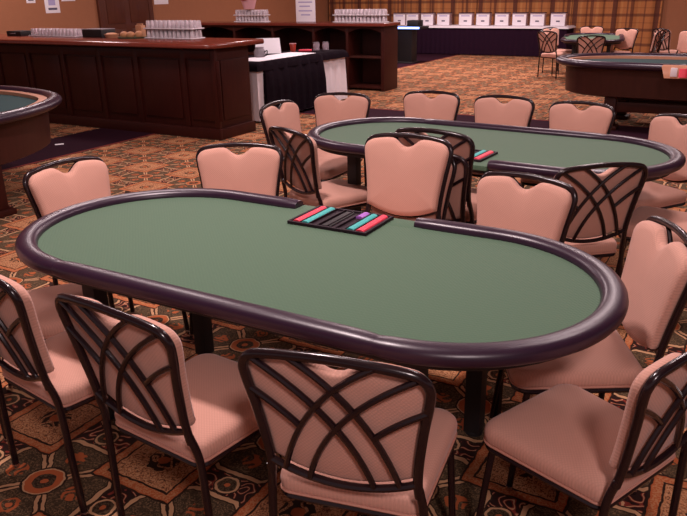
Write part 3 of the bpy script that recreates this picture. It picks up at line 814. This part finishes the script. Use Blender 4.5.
def display(u, label):
    o = empty('display_box', RW(u, SV+0.22, SH+0.006), TH); tag(o, label, 'box', 'white display boxes')
    boxo('box_body', M['acrylic'], (-0.19, 0.19, -0.04, 0.14, 0.0, 0.32), o, 0.008)
    s = boxo('front_sheet', M['paper'], (-0.178, 0.178, -0.046, -0.0405, 0.006, 0.285), o, 0.001)
    boxo('printed_header', M['print'], (-0.12, 0.12, -0.0475, -0.0462, 0.235, 0.262), s, 0)
    boxo('printed_mark', M['ink'], (-0.045, 0.05, -0.0475, -0.0462, 0.10, 0.135), s, 0)
    boxo('box_lid', M['purple_cloth'], (-0.193, 0.193, -0.043, 0.143, 0.321, 0.333), o, 0.003)
# ------------------------------------------------------------------ dark stand with a blue light
bs = empty('lit_machine', RW(-7.72, 16.6, 0), TH); tag(bs, 'dark narrow stand with a glowing blue strip left of the skirted table', 'machine')
boxo('column', M['black'], (-0.24, 0.26, -0.16, 0.16, 0.035, 0.80), bs, 0.01)
boxo('base', M['black'], (-0.32, 0.32, -0.25, 0.25, 0.0, 0.035), bs, 0.01)
boxo('shelf_top', M['black'], (-0.42, 0.52, -0.26, 0.26, 0.80, 0.86), bs, 0.01)
boxo('control_box', M['black'], (0.12, 0.42, -0.15, 0.15, 0.86, 1.0), bs, 0.02)
boxo('light_strip', M['blue_glow'], (-0.36, 0.50, -0.285, -0.262, 0.81, 0.855), bs, 0.006)

# ------------------------------------------------------------------ rail-edged casino tables
def casino_table(name, outline, label, legs, stretchers=(), tray=None):
    """outline in world xy (closed, anticlockwise); deep wooden apron, padded rail, light ledge, sunk dark felt"""
    P = [Vector((p.x, p.y, 0)) for p in spline([(a, b_, 0) for a, b_ in outline], 8, closed=True)]
    n = len(P); cen = sum(P, Vector())/n
    nr = []
    for i in range(n):
        t = (P[(i+1) % n]-P[i-1]).normalized(); nr.append(Vector((t.y, -t.x, 0)))
    root = empty(name, (cen.x, cen.y, 0)); tag(root, label, 'table', 'rail-edged casino tables')
    def loop(off, z): return [tuple(P[i]-cen-nr[i]*off+Vector((0, 0, z))) for i in range(n)]
    ZR = 0.79
    bm = bmesh.new(); R = []
    for k in range(14):
        t = 2*PI*k/14; R.append(loop(0.065-0.065*math.cos(t), ZR+0.045*math.sin(t)))
    rings = [[bm.verts.new(q) for q in L] for L in R]
    for a, b_ in zip(rings, rings[1:]+rings[:1]):
        for k in range(n): bm.faces.new((a[k], a[(k+1) % n], b_[(k+1) % n], b_[k]))
    finish(bm, 'padded_rail', M['rail'], root, angle=70)
    bm = bmesh.new(); rings = [[bm.verts.new(q) for q in L] for L in (loop(0.12, ZR+0.012), loop(0.20, ZR+0.012), loop(0.20, ZR-0.05), loop(0.12, ZR-0.05))]
    for a, b_ in zip(rings, rings[1:]+rings[:1]):
        for k in range(n): bm.faces.new((a[k], a[(k+1) % n], b_[(k+1) % n], b_[k]))
    finish(bm, 'wooden_ledge', M['ledge'], root, angle=40)
    bm = bmesh.new(); loft(bm, [loop(0.195, ZR-0.05), loop(0.195, ZR-0.02)], True, True); finish(bm, 'felt', M['teal_felt'], root)
    bm = bmesh.new(); loft(bm, [loop(0.20, ZR-0.39), loop(0.15, ZR-0.37), loop(0.13, ZR-0.05), loop(0.10, ZR-0.03)], True, True); finish(bm, 'apron', M['mahog_mid'], root, angle=40)
    for (lx, ly) in legs:
        bm = bmesh.new(); c, s = CT, ST
        box(bm, -0.07, 0.07, -0.07, 0.07, 0.05, ZR-0.38, 0.01); box(bm, -0.11, 0.11, -0.11, 0.11, 0, 0.05, 0.01)
        finish(bm, 'leg', M['mahog'], root, loc=(lx-cen.x, ly-cen.y, 0), rot=TH)
    for (a, b_) in stretchers:
        A_, B_ = Vector(a)-cen.xy, Vector(b_)-cen.xy; d_ = B_-A_
        bm = bmesh.new(); box(bm, 0.07, d_.length-0.07, -0.03, 0.03, 0.22, 0.34, 0.006)
        finish(bm, 'stretcher', M['mahog'], root, loc=(A_.x, A_.y, 0), rot=math.atan2(d_.y, d_.x))
    return root
def ruv(*p): return tuple(RW(*p).xy)
out = [ruv(q[0]-0.07, q[1]) for q in ((-2.30, 9.85), (-2.12, 9.42), (-1.70, 9.16), (-1.1, 9.08), (0.2, 9.06), (1.6, 9.08), (2.1, 9.4), (2.25, 9.85), (2.1, 10.3), (1.6, 10.62), (0.2, 10.66), (-1.1, 10.64), (-1.70, 10.56), (-2.12, 10.3))]
casino_table('casino_table', out, 'dark wooden casino table with padded rail on pedestal legs, upper right', [ruv(-1.56, 9.42), ruv(-1.56, 10.3), ruv(1.42, 9.50), ruv(1.42, 10.3)],
             [(ruv(-1.56, 9.42), ruv(1.42, 9.50)), (ruv(-1.56, 10.3), ruv(1.42, 10.3))])
casino_table('casino_table', [(-2.64, 5.44), (-2.48, 6.08), (-2.58, 6.72), (-2.98, 7.2), (-3.5, 7.52), (-4.3, 7.7), (-5.0, 7.3), (-5.3, 6.5), (-5.1, 5.6), (-4.5, 4.9), (-3.7, 4.65), (-3.05, 4.85)],
             'dark wooden casino table with padded rail cut by the left edge of the photo', [(-2.83, 5.62), (-3.75, 6.5), (-4.75, 6.9), (-4.3, 5.2)])
# chip rack at the front of the right-hand table
RKU, RKV = -0.48, 8.985
rk = empty('chip_rack', RW(RKU, RKV, 0.695), TH); tag(rk, 'light wooden chip rack with red chips fixed before the casino table at right edge', 'chip rack')
bm = bmesh.new()
loft(bm, [[(-0.46, -0.06, 0.0), (0.60, -0.06, 0.0), (0.60, 0.025, 0.0), (-0.46, 0.025, 0.0)], [(-0.50, -0.04, 0.125), (0.60, -0.04, 0.125), (0.60, 0.025, 0.125), (-0.50, 0.025, 0.125)],
          [(-0.49, -0.03, 0.14), (0.60, -0.03, 0.14), (0.60, 0.02, 0.14), (-0.49, 0.02, 0.14)]])
finish(bm, 'rack_body', M['ledge'], rk, angle=30)
boxo('white_end', M['foam'], (-0.40, -0.33, -0.070, -0.05, 0.02, 0.115), rk, 0.004)
for i, mt in enumerate(('red_chip', 'red_chip', 'red_chip', 'grey', 'red_chip', 'red_chip')):
    bm = bmesh.new(); L = []
    for j in range(13):
        zz = 0.09*j/12
        for f in (0.95, 1.0):
            L.append([(0.044*f*math.cos(2*PI*q/16), 0.018*f*math.sin(2*PI*q/16)+0.02*j/12, zz+(0.002 if f == 1.0 else 0)) for q in range(16)])
    loft(bm, L)
    p = finish(bm, 'chip_row', M[mt], loc=RW(RKU-0.27+i*0.092, RKV-0.083, 0.712), rot=TH)
    tag(p, 'upright row of %s chips in the wooden rack at right, %s from left' % ('grey' if mt == 'grey' else 'red', names[i]), 'chips', 'chips in the wooden rack')
# far green poker table
for i, (u, lab) in enumerate(zip(disp_u, names)):
    display(u, 'white fronted display box on the skirted table, %s from the left' % lab)
poker_table(4.86, 14.25, 1.22, 'small-looking green poker table in the far corner before the drapes', 1)

# small litter under the left casino table
lt = boxo('paper_scrap', M['paper'], (-0.05, 0.05, -0.03, 0.03, 0.004, 0.008), loc=RW(-7.21, 5.71, 0), rot=0.4, bev=0.001); tag(lt, 'small white scrap on the purple carpet by the left casino table', 'scrap')

# notices on the left wall
# (v positions chosen from where they stand above the bar)
wall_card(-12.097, 9.92, 1.58, 0.34, 0.40, 'white flyer with a lilac picture on the tan wall above the bar')
wall_card(-12.097, 9.45, 1.72, 0.20, 0.30, 'narrow white flyer left of the larger flyer above the bar')
wall_card(-12.097, 10.32, 1.74, 0.34, 0.30, 'white flyer right of the larger flyer above the bar')
wall_card(-12.097, 12.92, 1.53, 0.46, 0.11, 'small grey room plate on the tan wall right of the door', mark=False, name='room_plate', cat='sign')

# ------------------------------------------------------------------ lights
def area(name, loc, size, power, col=(1.0, 0.80, 0.80), target=None, spread=180):
    l = bpy.data.lights.new(name, 'AREA'); l.shape = 'DISK'; l.size = size; l.energy = power; l.color = col; l.spread = math.radians(spread)
    o = bpy.data.objects.new(name, l); C.objects.link(o); o.location = loc
    if target: o.rotation_euler = (Vector(target)-Vector(loc)).to_track_quat('-Z', 'Y').to_euler()
    return o
LC = (1.0, 0.79, 0.80)
area('chandelier_light', (0.5, -1.2, 3.3), 0.5, 66, LC, target=(0.2, 2.4, 0.6))
area('chandelier_light', (-0.7, 3.0, 3.7), 0.35, 105, LC)
area('chandelier_light', (2.4, 4.6, 3.9), 0.8, 50, LC)
area('chandelier_light', (-2.0, 7.0, 3.9), 0.8, 70, LC)
area('chandelier_light', (3.0, 8.0, 3.9), 0.8, 90, LC)
area('chandelier_light', (0.5, 11.0, 3.9), 0.8, 110, LC)
area('chandelier_light', (-4.5, 12.0, 3.9), 0.8, 110, LC)
area('chandelier_light', (4.0, 14.5, 3.9), 0.8, 130, LC)
area('chandelier_light', (1.5, 17.3, 3.9), 0.8, 230, LC)
area('chandelier_light', (7.0, 14.0, 3.9), 0.8, 90, LC)
w = bpy.data.worlds.new('World'); bpy.context.scene.world = w; w.use_nodes = True
bg = w.node_tree.nodes['Background']; bg.inputs['Color'].default_value = (0.60, 0.44, 0.46, 1); bg.inputs['Strength'].default_value = 0.48

# ------------------------------------------------------------------ camera
F, HC, PITCH, ROLL = 713.0917, 1.6666, 0.3571, -0.0183
cp, sp_ = math.cos(PITCH), math.sin(PITCH)
fwd = Vector((0, cp, -sp_)); up = Vector((0, sp_, cp)); right = Vector((1, 0, 0))
c, s = math.cos(ROLL), math.sin(ROLL)
r2 = right*c+up*s; u2 = up*c-right*s
cam = bpy.data.cameras.new('camera'); co = bpy.data.objects.new('camera', cam); C.objects.link(co)
cam.sensor_fit = 'HORIZONTAL'; cam.sensor_width = 36.0; cam.lens = F/687*36.0; cam.clip_end = 200
mat = Matrix((r2, u2, -fwd)).transposed().to_4x4(); mat.translation = Vector((0, 0, HC)); co.matrix_world = mat
S = bpy.context.scene; S.camera = co
S.view_settings.view_transform = 'Standard'; S.view_settings.look = 'None'; S.view_settings.gamma = 1.0; S.view_settings.exposure = 0.08
S.view_settings.use_curve_mapping = False
